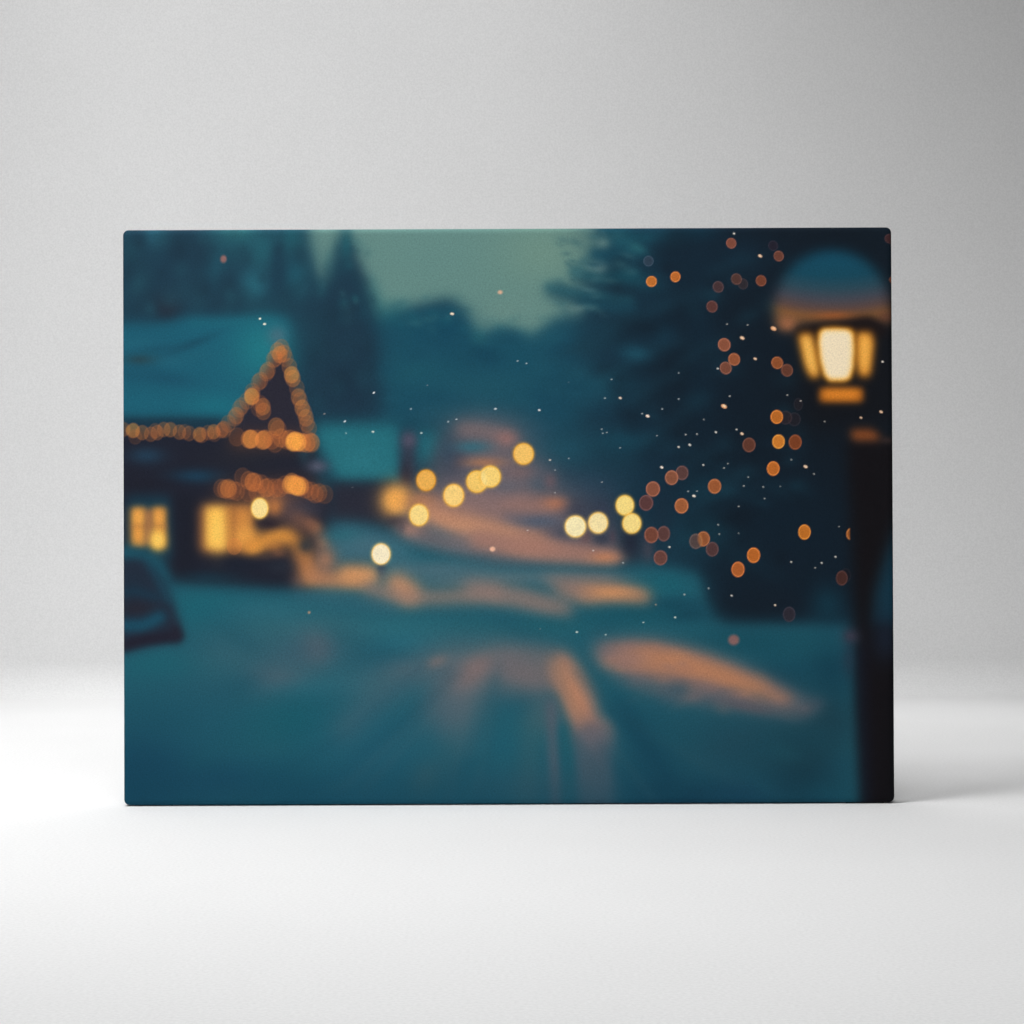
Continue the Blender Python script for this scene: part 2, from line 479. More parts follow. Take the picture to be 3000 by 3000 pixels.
blob(1940, 1500, 40, 100, (26, 46, 62), 0.7)
line([(1400, 1580), (1500, 1600), (1640, 1625), (1790, 1636)], 26, (164, 121, 108), 13, 0.95)
blob(1770, 1634, 44, 18, (202, 132, 94), 0.85)
blob(1560, 1600, 60, 26, (170, 124, 108), 0.7)
# --- snow in front
poly([(300, 1712), (560, 1716), (900, 1735), (1100, 1640), (1120, 1575), (960, 1545), (960, 1530), (1010, 1540), (1180, 1590),
      (1450, 1655), (1800, 1662), (1880, 1655), (2040, 1680), (2085, 1800), (2130, 1820), (2480, 1830), (2560, 2400),
      (300, 2400)], (34, 94, 110), 14)
poly([(960, 1545), (1040, 1534), (1150, 1575), (1220, 1620), (1200, 1660), (1090, 1650), (960, 1660)], (58, 108, 124), 18, 0.9)
blob(1010, 1570, 60, 22, (42, 104, 118), 0.8)
blob(1280, 1670, 200, 34, (78, 110, 122), 0.85)
blob(1080, 1600, 90, 40, (74, 110, 124), 0.7)
blob(1540, 1688, 190, 22, (82, 112, 122), 0.8)
blob(1350, 1700, 120, 20, (90, 112, 120), 0.5)
blob(1760, 1690, 90, 18, (110, 112, 118), 0.5)
blob(1940, 1715, 90, 46, (29, 98, 113), 0.9)
blob(1970, 1770, 120, 26, (24, 74, 92), 0.8)
poly([(2080, 1740), (2370, 1740), (2370, 1800), (2200, 1816), (2100, 1808)], (20, 32, 44), 20, 0.95)
blob(2010, 1800, 70, 24, (22, 66, 84), 0.8)
blob(2420, 1770, 50, 60, (20, 58, 74), 0.8)
# orange light falling over the snow
line([(910, 1690), (960, 1700), (1060, 1700)], 22, (190, 130, 92), 14)
blob(952, 1640, 36, 40, (168, 120, 94), 0.85)
line([(1015, 1682), (1085, 1685)], 26, (214, 150, 98), 13)
line([(1160, 1710), (1200, 1738)], 32, (204, 144, 104), 15)
line([(1080, 1725), (1180, 1750), (1300, 1748), (1450, 1736)], 20, (160, 126, 112), 15, 0.9)
line([(1380, 1725), (1520, 1745), (1650, 1785)], 26, (150, 124, 116), 16, 0.9)
line([(1450, 1750), (1560, 1768), (1660, 1792)], 14, (150, 122, 112), 13, 0.6)
line([(1590, 1700), (1690, 1712)], 12, (120, 118, 120), 13, 0.7)
poly([(1590, 1690), (1690, 1690), (1780, 1700), (1860, 1725), (1905, 1752), (1880, 1768), (1720, 1765), (1660, 1745)], (150, 122, 112), 14, 0.85)
line([(1715, 1738), (1800, 1738), (1880, 1750)], 21, (200, 138, 98), 15, 0.9)
blob(1790, 1735, 70, 20, (214, 148, 98), 0.7)
line([(1640, 1730), (1720, 1745)], 18, (160, 124, 110), 14, 0.6)
blob(1116, 1650, 14, 22, (44, 62, 84), 0.85)
line([(1116, 1652), (1118, 1690)], 5, (70, 72, 88), 7, 0.7)
line([(870, 1745), (1010, 1755), (1150, 1790)], 16, (58, 102, 118), 14, 0.6)
# blue snow tones
blob(1550, 1835, 260, 30, (34, 96, 110), 0.85)
blob(1150, 1840, 180, 40, (44, 108, 122), 0.8)
blob(1190, 1880, 90, 36, (44, 112, 130), 0.5)
blob(1850, 1800, 160, 36, (24, 86, 102), 0.8)
blob(2200, 1880, 200, 50, (24, 80, 96), 0.8)
blob(600, 1790, 130, 60, (26, 102, 116), 0.85)
blob(860, 1830, 160, 50, (50, 104, 116), 0.7)
blob(800, 1790, 160, 40, (44, 106, 122), 0.7)
blob(470, 1950, 150, 46, (30, 98, 112), 0.7)
blob(450, 2080, 150, 80, (30, 84, 100), 0.6)
blob(640, 2030, 160, 60, (40, 88, 104), 0.6)
blob(560, 2080, 240, 90, (32, 88, 106), 0.7)
blob(430, 2260, 230, 130, (24, 72, 95), 0.9)
blob(660, 2280, 120, 60, (25, 74, 98), 0.7)
blob(660, 2170, 120, 60, (30, 86, 104), 0.6)
blob(900, 2300, 200, 70, (24, 80, 100), 0.75)
blob(870, 2110, 130, 90, (24, 92, 106), 0.8)
blob(1100, 2200, 200, 160, (34, 94, 114), 0.7)
blob(1300, 2300, 200, 70, (28, 86, 104), 0.6)
blob(1460, 2180, 110, 100, (32, 96, 114), 0.7)
blob(930, 2000, 150, 40, (42, 106, 122), 0.6)
blob(1800, 2120, 80, 120, (26, 88, 106), 0.8)
blob(1900, 2220, 110, 130, (22, 76, 96), 0.85)
blob(2000, 2340, 160, 70, (18, 58, 78), 0.85)
blob(2150, 2180, 200, 120, (34, 76, 92), 0.9)
blob(2350, 2250, 130, 160, (26, 62, 76), 0.9)
blob(2300, 2000, 140, 80, (18, 66, 86), 0.85)
blob(2430, 1960, 80, 100, (20, 66, 84), 0.8)
blob(2430, 2110, 80, 90, (30, 66, 80), 0.8)
blob(2160, 2330, 110, 50, (28, 68, 92), 0.6)
# pink light, left and middle
line([(620, 1900), (780, 1920), (930, 1890), (1010, 1890)], 50, (66, 102, 114), 40, 0.8)
line([(770, 1985), (850, 1945), (930, 1900)], 34, (94, 104, 116), 28, 0.65)
blob(930, 1895, 50, 50, (106, 106, 114), 0.6)
blob(810, 1975, 80, 30, (84, 102, 114), 0.5)
line([(1250, 1930), (1180, 1980), (1090, 2050), (1000, 2140)], 24, (80, 103, 115), 24, 0.7)
blob(1100, 2000, 110, 60, (70, 104, 116), 0.5)
poly([(1250, 1905), (1330, 1885), (1440, 1888), (1520, 1900), (1500, 2020), (1420, 2020), (1380, 2090), (1345, 2170),
      (1310, 2150), (1300, 2040), (1250, 1960)], (112, 111, 117), 30, 0.85)
blob(1300, 2070, 70, 80, (84, 102, 114), 0.6)
blob(1190, 1960, 90, 40, (88, 106, 116), 0.6)
line([(1340, 2160), (1310, 2240), (1240, 2310)], 20, (64, 98, 108), 22, 0.5)
blob(1390, 1960, 60, 36, (150, 116, 110), 0.8, -38)
blob(1280, 1936, 34, 20, (138, 116, 112), 0.6, -20)
poly([(1450, 1900), (1560, 1890), (1660, 1910), (1660, 2010), (1580, 2030), (1490, 2020), (1440, 1980)], (126, 112, 114), 20, 0.9)
blob(1240, 2280, 40, 60, (58, 96, 106), 0.6, 25)
# wheel tracks
poly([(1600, 1925), (1650, 1915), (1700, 1960), (1738, 2030), (1752, 2095), (1784, 2120), (1782, 2160), (1680, 2160),
      (1664, 2090), (1640, 2020), (1600, 1980)], (166, 122, 108), 14)
line([(1636, 1960), (1668, 2010), (1690, 2060)], 26, (200, 136, 100), 14, 0.9)
poly([(1676, 2140), (1788, 2130), (1800, 2400), (1690, 2400)], (84, 96, 108), 14, 0.9)
blob(1735, 2160, 50, 40, (112, 104, 112), 0.8)
poly([(1560, 2030), (1640, 2040), (1640, 2100), (1570, 2160), (1545, 2100)], (110, 110, 112), 20, 0.5)
line([(1612, 2060), (1615, 2150), (1622, 2260), (1626, 2400)], 14, (98, 98, 110), 9, 0.85)
line([(1560, 2100), (1550, 2200), (1540, 2380)], 26, (56, 98, 108), 18, 0.7)
line([(1650, 2130), (1664, 2250), (1672, 2400)], 12, (28, 94, 108), 9, 0.8)
# the long lit drift
poly([(1738, 1876), (1840, 1870), (1930, 1876), (2030, 1902), (2150, 1942), (2260, 1992), (2350, 2040), (2400, 2056),
      (2350, 2092), (2250, 2080), (2100, 2055), (1980, 2035), (1880, 2010), (1800, 1972), (1745, 1915)], (122, 109, 112), 18)
poly([(1780, 1898), (1900, 1886), (2010, 1908), (2140, 1954), (2240, 2000), (2320, 2040), (2300, 2058), (2180, 2030),
      (2060, 1998), (1930, 1986), (1830, 1955)], (180, 124, 98), 14, 0.9)
line([(1880, 1925), (1990, 1940), (2100, 1970), (2230, 2022)], 18, (200, 136, 92), 14, 0.7)
blob(1790, 1915, 50, 30, (128, 112, 112), 0.6)
blob(2060, 2010, 140, 16, (140, 112, 108), 0.5, 14)
blob(1840, 1930, 70, 30, (158, 122, 110), 0.7)
blob(1980, 2030, 120, 24, (104, 104, 110), 0.7, 10)
blob(2180, 2066, 100, 18, (96, 92, 100), 0.7, 12)
line([(2340, 2080), (2400, 2056)], 10, (88, 88, 100), 12, 0.7)
rr = np.random.RandomState(11)
for k in range(26):
    x0 = rr.uniform(1230, 1760); x1 = 1520 + (x0 - 1500) * rr.uniform(2.2, 3.4)
    y0 = rr.uniform(1900, 2010); y1 = rr.uniform(2200, 2420)
    xm = x0 + (x1 - x0) * 0.42
    c = [(96, 106, 114), (70, 102, 112), (24, 78, 96), (22, 70, 90)][rr.randint(4)]
    line([(x0, y0), (xm, (y0 + y1) / 2), (x1, y1)], rr.uniform(3, 10), c, 9, rr.uniform(0.12, 0.3))
line([(1820, 2060), (1900, 2200), (1990, 2360)], 22, (20, 66, 86), 18, 0.6)
mottle([(361, 1760), (2480, 1840), (2500, 2356), (361, 2356)], 70, 40, 110, [(24, 80, 98), (44, 100, 112), (30, 90, 104), (26, 76, 98)], 0.25, 7, 0.5)
rect(300, 2280, 2500, 2460, (18, 64, 86), 50, 0.5)
rect(300, 2150, 480, 2460, (20, 68, 90), 45, 0.5)
blob(1580, 2300, 200, 60, (64, 92, 104), 0.25)
mottle([(1760, 1950), (1880, 1985), (2060, 2010), (2280, 2050), (2380, 2075), (2340, 2100), (2100, 2075), (1900, 2040), (1760, 1990)], 40, 18, 44,
       [(98, 102, 110), (52, 86, 102), (136, 112, 110), (40, 80, 96)], 0.5, 21, 0.6)
mottle([(1740, 1880), (1900, 1880), (2300, 2010), (2300, 2050), (1900, 1985), (1780, 1960)], 30, 16, 40,
       [(170, 122, 102), (206, 142, 100), (150, 118, 112)], 0.4, 22, 0.5)
blob(1560, 1965, 90, 60, (136, 116, 114), 0.5)
blob(1390, 1960, 90, 50, (138, 116, 114), 0.45, -30)
line([(1640, 1950), (1672, 2010), (1700, 2090)], 26, (196, 136, 104), 15, 0.6)
blob(1735, 2140, 40, 34, (122, 108, 112), 0.5)
# --- parked car, lower left
poly([(300, 1590), (400, 1606), (480, 1640), (505, 1700), (470, 1720), (300, 1660)], (28, 92, 110), 12, 0.9)
poly([(300, 1640), (410, 1632), (455, 1660), (490, 1720), (515, 1780), (536, 1872), (480, 1884), (420, 1896), (300, 1926)],
     (36, 46, 62), 10)
line([(440, 1655), (495, 1760)], 9, (26, 82, 102), 9, 0.7)
blob(390, 1700, 60, 30, (34, 48, 64), 0.8)
line([(330, 1742), (400, 1730), (462, 1752)], 10, (24, 62, 82), 9, 0.8)
blob(400, 1782, 62, 24, (40, 42, 54), 0.95)
line([(330, 1832), (420, 1832), (470, 1806)], 17, (26, 82, 104), 9, 0.95)
line([(340, 1896), (430, 1872), (522, 1862)], 14, (36, 34, 48), 7, 0.95)
blob(515, 1850, 20, 30, (38, 38, 52), 0.8)
# --- street lamp, right
poly([(2476, 1290), (2660, 1280), (2660, 2400), (2524, 2400), (2510, 2100), (2500, 1800), (2488, 1500)], (21, 19, 23), 14)
poly([(2620, 1540), (2660, 1440), (2660, 1840), (2552, 1830), (2556, 1740), (2585, 1640)], (22, 58, 76), 14, 0.95)
blob(2590, 1870, 50, 70, (26, 36, 52), 0.8)
line([(2520, 1900), (2535, 2350)], 14, (22, 24, 38), 12, 0.7)
blob(2487, 1862, 26, 24, (74, 62, 78), 0.7)
blob(2480, 1930, 22, 50, (42, 60, 78), 0.6)
rect(2600, 1950, 2660, 2400, (15, 15, 19), 12, 0.9)
poly([(2484, 1262), (2500, 1254), (2548, 1254), (2566, 1268), (2580, 1284), (2560, 1290), (2496, 1292)], (188, 98, 44), 9)
blob(2596, 1290, 26, 12, (70, 52, 48), 0.7)
rect(2340, 850, 2660, 1260, (21, 22, 27), 30, 0.8)
t = np.linspace(0, math.pi, 25)
dome = [(2434 + 170 * math.cos(q), 905 - 170 * math.sin(q)) for q in t] + [(2270, 950), (2300, 966), (2340, 952),
        (2400, 946), (2500, 938), (2590, 950), (2604, 930)]
dm = gauss(poly_mask(dome), 16 / LS)
yy = np.clip((LY + 0.0008 * (LX - 2440) ** 2 - 735) / (948 - 735), 0, 1.3)
dc = np.stack([np.interp(yy, [0, 0.35, 0.52, 0.68, 0.80, 0.92, 1.2], c) for c in
               ([20, 24, 46, 74, 96, 132, 126], [80, 76, 77, 76, 76, 90, 92], [104, 96, 92, 86, 72, 56, 62])], -1)
soft = soft * (1 - dm[..., None]) + dc * dm[..., None]
blob(2440, 926, 66, 14, (176, 96, 48), 0.65)
blob(2303, 950, 30, 24, (162, 104, 72), 0.9)
blob(2590, 930, 24, 20, (112, 66, 52), 0.5)
poly([(2330, 962), (2400, 952), (2480, 942), (2540, 928), (2580, 950), (2600, 985), (2330, 990)], (28, 22, 24), 8)
# lit panes
poly([(2334, 980), (2372, 975), (2386, 1020), (2398, 1090), (2396, 1112), (2374, 1112), (2356, 1080), (2342, 1020)], (222, 132, 34), 9)
poly([(2342, 986), (2368, 984), (2380, 1030), (2392, 1096), (2376, 1100), (2360, 1070), (2350, 1020)], (255, 198, 98), 8)
poly([(2506, 975), (2546, 972), (2556, 1000), (2550, 1060), (2544, 1106), (2512, 1104), (2506, 1060)], (214, 126, 34), 9)
poly([(2514, 984), (2544, 982), (2548, 1010), (2544, 1060), (2538, 1094), (2518, 1094), (2512, 1050)], (252, 184, 82), 8)
rect(2397, 1445 / 2.972 + 650, 2524, 1570 / 2.972 + 650, (176, 98, 30), 7)
rect(2408, 1142, 2512, 1172, (236, 142, 46), 9)
#PAINT_END

# --- full resolution sampling of the soft picture on the cloth's grid, then sharp discs on top
W, H, DEPTH = 0.803, 0.6002, 0.030
RC, RF = 0.0058, 0.0030                            # corner radius of the outline, roll of the front edge
NX, NZ = 900, 672
us = np.linspace(0, 1, NX + 1)
vsn = np.linspace(0, 1, NZ + 1)
U, V = np.meshgrid(us, vsn)                        # V: 0 at the bottom
TL, TR, BL, BR = (360.5, 675.0), (2607.5, 667.0), (363.5, 2356.0), (2616.0, 2346.0)
def to_px(U, V):
    q = 1 - V
    X = (1 - q) * ((1 - U) * TL[0] + U * TR[0]) + q * ((1 - U) * BL[0] + U * BR[0])
    Y = (1 - q) * ((1 - U) * TL[1] + U * TR[1]) + q * ((1 - U) * BL[1] + U * BR[1])
    return X, Y
GX, GY = to_px(U, V)

def sample(img, X, Y):
    fx = np.clip((X - PX0) / LS, 0, lw - 1.001)
    fy = np.clip((Y - PY0) / LS, 0, lh - 1.001)
    ix, iy = fx.astype(int), fy.astype(int)
    ax, ay = (fx - ix)[..., None], (fy - iy)[..., None]
    return ((img[iy, ix] * (1 - ax) + img[iy, ix + 1] * ax) * (1 - ay)
            + (img[iy + 1, ix] * (1 - ax) + img[iy + 1, ix + 1] * ax) * ay)

pic = sample(soft, GX, GY)

def window(cx, cy, r):
    u0 = (cx - 361) / 2250.0
    v0 = 1 - (cy - 671) / 1680.0
    du, dv = r / 2250.0 + 0.006, r / 1680.0 + 0.008
    a, b = max(0, int((u0 - du) * NX)), min(NX + 1, int((u0 + du) * NX) + 2)
    c, d = max(0, int((v0 - dv) * NZ)), min(NZ + 1, int((v0 + dv) * NZ) + 2)
    return slice(c, d), slice(a, b)

def disc(cx, cy, rx, ry, col, rim=None, a=1.0, soft_px=3.0, add=False, rot=0.0, rimw=0.16, clip_x=None):
    sl = window(cx, cy, max(rx, ry) + 3 * soft_px)
    X, Y = GX[sl], GY[sl]
    t = math.radians(rot)
    dx, dy = X - cx, Y - cy
    d = np.hypot((dx * math.cos(t) + dy * math.sin(t)) / rx, (-dx * math.sin(t) + dy * math.cos(t)) / ry)
    r = min(rx, ry)
    m = np.clip(0.5 + (1 - d) * r / soft_px / 1.6, 0, 1)
    m = a * m * m * (3 - 2 * m)
    if clip_x is not None:
        m = m * np.clip((clip_x - X) / 4 + 0.5, 0, 1)
    c = np.broadcast_to(np.array(col, float), X.shape + (3,)).copy()
    if rim is not None:
        k = np.exp(-((d - 1 + rimw * 0.6) / rimw) ** 2)[..., None]
        c = c * (1 - k) + np.array(rim, float) * k
    if add:
        p = pic[sl]
        pic[sl] = 255 - (255 - p) * (255 - c * m[..., None]) / 255      # screen
    else:
        pic[sl] = pic[sl] * (1 - m[..., None]) + c * m[..., None]

def ring(cx, cy, rx, ry, col, a, w):
    sl = window(cx, cy, max(rx, ry) + 4 * w)
    d = (np.hypot((GX[sl] - cx) / rx, (GY[sl] - cy) / ry) - 1) * min(rx, ry)
    m = (a * np.exp(-(d / w) ** 2))[..., None]
    pic[sl] = pic[sl] * (1 - m) + np.array(col, float) * m

#DISC_BEGIN
def Z(x0, y0, k):
    return lambda zx, zy: (x0 + zx / k, y0 + zy / k)
A = Z(340, 650, 3.22); B = Z(340, 1150, 3.22); C5 = Z(900, 1150, 3.22); C4 = Z(900, 650, 3.22)
D7 = Z(1450, 650, 3.22); D8 = Z(1450, 1150, 3.22); D9 = Z(1450, 1750, 3.22)
E1 = Z(2000, 650, 2.972); E2 = Z(2000, 1150, 2.972); E3 = Z(2000, 1750, 2.972)

rs = np.random.RandomState(4)
def bulb(P, zx, zy, k=1.0, r=22):
    """one out-of-focus fairy light: thin bright rim, translucent inside"""
    x, y = P(zx, zy)
    k *= rs.uniform(0.9, 1.1)
    h = min(max((k - 0.55) / 0.5, 0), 1)
    col = [q0 + (q1 - q0) * h for q0, q1 in zip((200, 106, 56), (255, 176, 76))]
    disc(x, y, r * 0.93, r * 1.06, col, None, 0.10 + 0.20 * k + 0.18 * h, 3.0)
    ring(x, y, r * 0.91, r * 1.04, (232, 134, 76), 0.06 + 0.17 * k, 1.7)

# eave string
for zx, zy, k in [(75, 350, .6), (165, 360, .95), (185, 420, .25), (250, 380, .7), (330, 395, .6), (372, 362, .5), (392, 380, .6), (452, 350, .75),
                  (515, 352, .8), (600, 375, .7), (648, 372, .35), (692, 388, .65), (790, 398, .8), (812, 405, .5),
                  (868, 380, .6), (922, 372, .8), (930, 395, .4), (995, 360, .6), (1012, 345, .6)]:
    bulb(B, zx, zy, k, 20)
# left slope of the gable
for zx, zy, k in [(1560, 1190, .55), (1525, 1220, .7), (1545, 1255, .75), (1485, 1300, .5), (1500, 1290, .5), (1432, 1405, .7),
                  (1420, 1425, .6), (1362, 1500, .55), (1345, 1515, .6), (1285, 1605, .5), (1235, 1690, .45),
                  (1185, 1740, .55), (1165, 1765, .4), (1135, 1830, .65), (1120, 1850, .5), (1060, 1905, .5), (1020, 1960, .45)]:
    bulb(A, zx, zy, k, 23)
for zx, zy, k in [(1280, 1650, 1.15), (1290, 1635, .5), (1385, 1745, .8), (1390, 1790, .65), (1360, 1720, .45), (1345, 1760, .25)]:
    bulb(A, zx, zy, k, 23)
# right slope
for zx, zy, k in [(1585, 1245, .6), (1600, 1290, .45), (1635, 1370, .65), (1655, 1445, .95), (1668, 1480, .75), (1705, 1570, .55),
                  (1720, 1655, .75), (1735, 1690, .5), (1755, 1760, .75), (1775, 1800, .6), (1790, 1850, .7),
                  (1800, 1905, .65), (1820, 1950, .5)]:
    bulb(A, zx, zy, k, 23)
# beam of the gable
for zx, zy, k in [(1140, 420, .35), (1255, 442, .7), (1275, 440, .8), (1330, 440, .55), (1385, 452, .9), (1405, 440, .7),
                  (1470, 450, .5), (1510, 325, .8), (1530, 350, .45), (1500, 480, .4), (1555, 430, .6), (1610, 450, .6), (1640, 440, .7),
                  (1680, 462, 1.0), (1690, 470, .8), (1725, 470, .7), (1760, 475, .7), (1800, 480, .7), (1838, 470, .7), (1815, 460, .5),
                  (1845, 480, .5), (1690, 455, 1.1), (1670, 470, 1.0), (1720, 468, 1.0), (1270, 440, .8), (1395, 448, .7)]:
    bulb(B, zx, zy, k, 25)
# porch string
for zx, zy, k in [(1005, 900, .5), (1025, 912, .6), (1055, 918, .5), (1095, 925, .5), (1140, 930, .6), (1195, 800, .35), (1250, 840, .6),
                  (1285, 850, .6), (1320, 842, .6), (1360, 870, .5), (1410, 895, .55), (1450, 905, .45), (1500, 900, .45), (1550, 890, .5),
                  (1600, 868, .6), (1650, 850, .75), (1690, 872, .95), (1705, 885, 1.0), (1735, 900, .6), (1780, 915, .6), (1830, 935, .6),
                  (1870, 945, .5), (1920, 945, .5), (1965, 950, .45), (1250, 950, .3), (1330, 950, .3)]:
    bulb(B, zx + rs.uniform(-10, 10), zy + rs.uniform(-12, 12), k * rs.uniform(0.6, 1.1), 25)
for zx, zy, k in [(1690, 880, 1.1), (1715, 890, 1.1), (1665, 868, 0.9), (1640, 870, 0.8), (1740, 880, 0.8), (1060, 905, 0.7), (1290, 845, 0.7)]:
    bulb(B, zx, zy, k, 25)
bulb(B, 1115, 1450, 0.7, 22)

# sharp warm discs
def lamp(P, zx, zy, rx, ry, col, k=3.22):
    x, y = P(zx, zy)
    rim = (min(255, col[0] * 0.98), col[1] * 0.86, col[2] * 0.55)
    disc(x, y, rx / k + 4, ry / k + 4, rim, None, 0.35, 7)
    disc(x, y, rx / k, ry / k, col, rim, 1.0, 3.0, rimw=0.07)
lamp(B, 1355, 1092, 82, 99, (255, 222, 146))
lamp(C5, 1117, 828, 92, 101, (236, 176, 84))
lamp(C5, 1050, 1155, 92, 104, (255, 218, 136))
lamp(C5, 1377, 970, 98, 108, (254, 210, 126))
lamp(C5, 1595, 840, 100, 106, (246, 202, 108))
lamp(C5, 1722, 793, 100, 104, (250, 212, 120))
x, y = C5(1660, 812)
disc(x, y, 8, 24, (254, 226, 152), None, 0.55, 6, rot=-12)
lamp(C5, 693, 1522, 90, 101, (255, 236, 200))
lamp(D8, 264, 580, 97, 102, (246, 196, 104))
lamp(D8, 752, 1262, 101, 104, (255, 235, 184))
lamp(D8, 965, 1228, 94, 101, (255, 229, 170))
lamp(D8, 1217, 1063, 87, 97, (255, 222, 134))
lamp(D8, 1282, 1233, 90, 97, (255, 222, 138))

# fairy lights in the tree
def tree_light(P, zx, zy, rx, ry, col, k, a=0.95, rot=0.0, **kw):
    x, y = P(zx, zy)
    rim = tuple(min(255, c * 1.28 + 12) for c in col)
    disc(x, y, rx / k, ry / k, col, rim, a, 2.2, rot=rot, rimw=0.10, **kw)
for zx, zy, rx, ry, c in [(1755, 758, 60, 68, (98, 66, 62)), (1657, 803, 62, 69, (146, 88, 64)), (1481, 910, 66, 72, (146, 86, 64)),
                          (1417, 1040, 66, 74, (98, 62, 60)), (1750, 1068, 64, 72, (170, 98, 58)), (1582, 1330, 60, 72, (98, 64, 60)),
                          (1466, 1342, 66, 76, (124, 72, 56)), (1552, 1556, 64, 70, (112, 70, 62))]:
    tree_light(D8, zx, zy, rx, ry, c, 3.22)
for zx, zy, rx, ry, c, a in [(960, 235, 56, 60, (40, 35, 42), .7), (885, 220, 56, 60, (50, 38, 42), .7), (995, 105, 40, 55, (42, 36, 42), .6),
                             (808, 214, 54, 60, (190, 108, 42), 1), (823, 428, 55, 62, (206, 124, 48), 1), (968, 433, 56, 65, (126, 66, 38), 1),
                             (567, 457, 56, 63, (100, 60, 48), 1), (777, 662, 55, 63, (190, 106, 44), 1), (268, 816, 57, 64, (160, 92, 54), 1),
                             (170, 1272, 56, 65, (150, 88, 54), 1), (105, 1293, 57, 66, (104, 74, 64), .75), (247, 1362, 55, 63, (84, 58, 58), 1),
                             (606, 1414, 57, 67, (188, 104, 44), 1), (471, 1537, 57, 67, (178, 97, 48), 1), (1048, 1213, 54, 66, (196, 114, 42), 1),
                             (1405, 1590, 46, 64, (32, 28, 34), .6), (1372, 1612, 50, 64, (74, 46, 42), 1)]:
    tree_light(E2, zx, zy, rx, ry, c, 2.972, a)
x, y = E2(1455, 1230)
disc(x, y, 15, 18, (150, 84, 40), (210, 130, 70), 1, 2.2, clip_x=E2(1443, 0)[0])
x, y = E2(1375, 1232)
x, y = E2(145, 1285)
disc(x, y, 6, 17, (206, 122, 56), None, 0.8, 3, rot=-8)
for zx, zy, r, c, a in [(777, 213, 42, (42, 36, 48), .8), (413, 191, 43, (128, 75, 60), 1), (825, 303, 43, (110, 66, 54), 1), (300, 571, 47, (74, 54, 56), 1),
                        (515, 545, 44, (56, 46, 50), .8), (458, 503, 46, (88, 58, 52), .95), (672, 517, 45, (118, 66, 48), 1), (246, 742, 48, (94, 58, 54), 1),
                        (352, 1073, 54, (142, 84, 62), 1), (438, 1200, 51, (150, 86, 56), 1), (365, 1275, 51, (122, 74, 58), 1),
                        (812, 1230, 50, (146, 82, 48), 1), (897, 1295, 51, (104, 62, 48), 1), (1786, 152, 40, (68, 44, 46), 1), (1806, 508, 28, (128, 70, 48), 1)]:
    tree_light(E1, zx, zy, r, r * 1.08, c, 2.972, a, rot=-25)
tree_light(D7, 1440, 375, 48, 50, (54, 68, 84), 3.22, 0.8)
tree_light(D7, 1468, 567, 50, 51, (190, 110, 48), 3.22, 1)
tree_light(D7, 1693, 523, 47, 50, (188, 106, 48), 3.22, 1)
tree_light(D8, 1885, 1402, 60, 70, (92, 76, 78), 3.22, 0.35)
tree_light(E3, 915, 143, 54, 66, (50, 45, 54), 2.972, 0.9)
x, y = E3(433, 365); disc(x, y, 16, 15, (150, 104, 100), None, 0.9, 8)
x, y = A(1015, 355); disc(x, y, 9, 11, (150, 104, 100), None, 0.9, 5)
x, y = C4(1815, 668); disc(x, y, 7, 5.5, (214, 172, 144), None, 1, 4)
x, y = C5(1742, 1475); disc(x, y, 8, 7, (240, 184, 154), None, 1, 4)
x, y = D9(0, 0)
disc(905, 1793, 4, 4, (190, 150, 120), None, .8, 3)

# bright centre pane of the street lamp, with its orange edge
def pane(pts, col, s, a=1.0):
    cx = sum(p[0] for p in pts) / len(pts); cy = sum(p[1] for p in pts) / len(pts)
    sl = window(cx, cy, 110)
    X, Y = GX[sl], GY[sl]
    ins = np.zeros(X.shape, bool)
    for i in range(len(pts)):
        x1, y1 = pts[i]; x2, y2 = pts[(i + 1) % len(pts)]
        if y1 != y2:
            c = (Y >= min(y1, y2)) & (Y < max(y1, y2))
            ins ^= c & (X < (x2 - x1) * (Y - y1) / (y2 - y1) + x1)
    m = (a * gauss(ins.astype(float), s / 2.5))[..., None]
    pic[sl] = pic[sl] * (1 - m) + np.array(col, float) * m
def zpts(P, pts):
    return [P(*p) for p in pts]
centre = [(1165, 960), (1200, 925), (1320, 918), (1450, 928), (1485, 965), (1492, 1120), (1482, 1280), (1450, 1380),
          (1400, 1398), (1260, 1398), (1215, 1350), (1175, 1210), (1158, 1050)]
pane(zpts(E1, centre), (232, 144, 34), 8)
inner = [(1325 + (x - 1325) * 0.88, 1155 + (y - 1155) * 0.92) for x, y in centre]
pane(zpts(E1, inner), (254, 208, 116), 6)
inner = [(1325 + (x - 1325) * 0.80, 1150 + (y - 1150) * 0.86) for x, y in centre]
pane(zpts(E1, inner), (255, 231, 196), 6)

# snowflakes and dust caught by the light: (frame, x, y, length, brightness)
def flake(P, zx, zy, n, col=(255, 246, 234), rot=20, a=1.0):
    x, y = P(zx, zy)
    a *= 0.8 if n < 3.3 else 1.0
    disc(x, y, n * 0.9, n * 0.55, col, None, a, 1.5, rot=rot)
WARM = (250, 206, 170)
for zx, zy, n in [(1358, 917, 4), (1402, 968, 5)]:
    flake(A, zx, zy, n, (250, 244, 220), 5)
flake(C4, 1363, 871, 6.5, (255, 226, 196), 15)
for zx, zy, n in [(626, 1614, 4), (352, 1884, 4), (975, 1766, 3), (1770, 1766, 4.2), (1403, 1863, 3), (1326, 1886, 3)]:
    flake(C4, zx, zy, n, (240, 240, 240), 0 if zx > 900 else -30)
for zx, zy, n in [(161, 1812, 3.2), (1130, 1545, 1.8)]:
    flake(C4, zx, zy, n, (220, 190, 176), 0, .8)
for zx, zy, n in [(618, 371, 4.2), (1073, 383, 3.4), (364, 384, 2.4)]:
    flake(C5, zx, zy, n, (240, 240, 226))
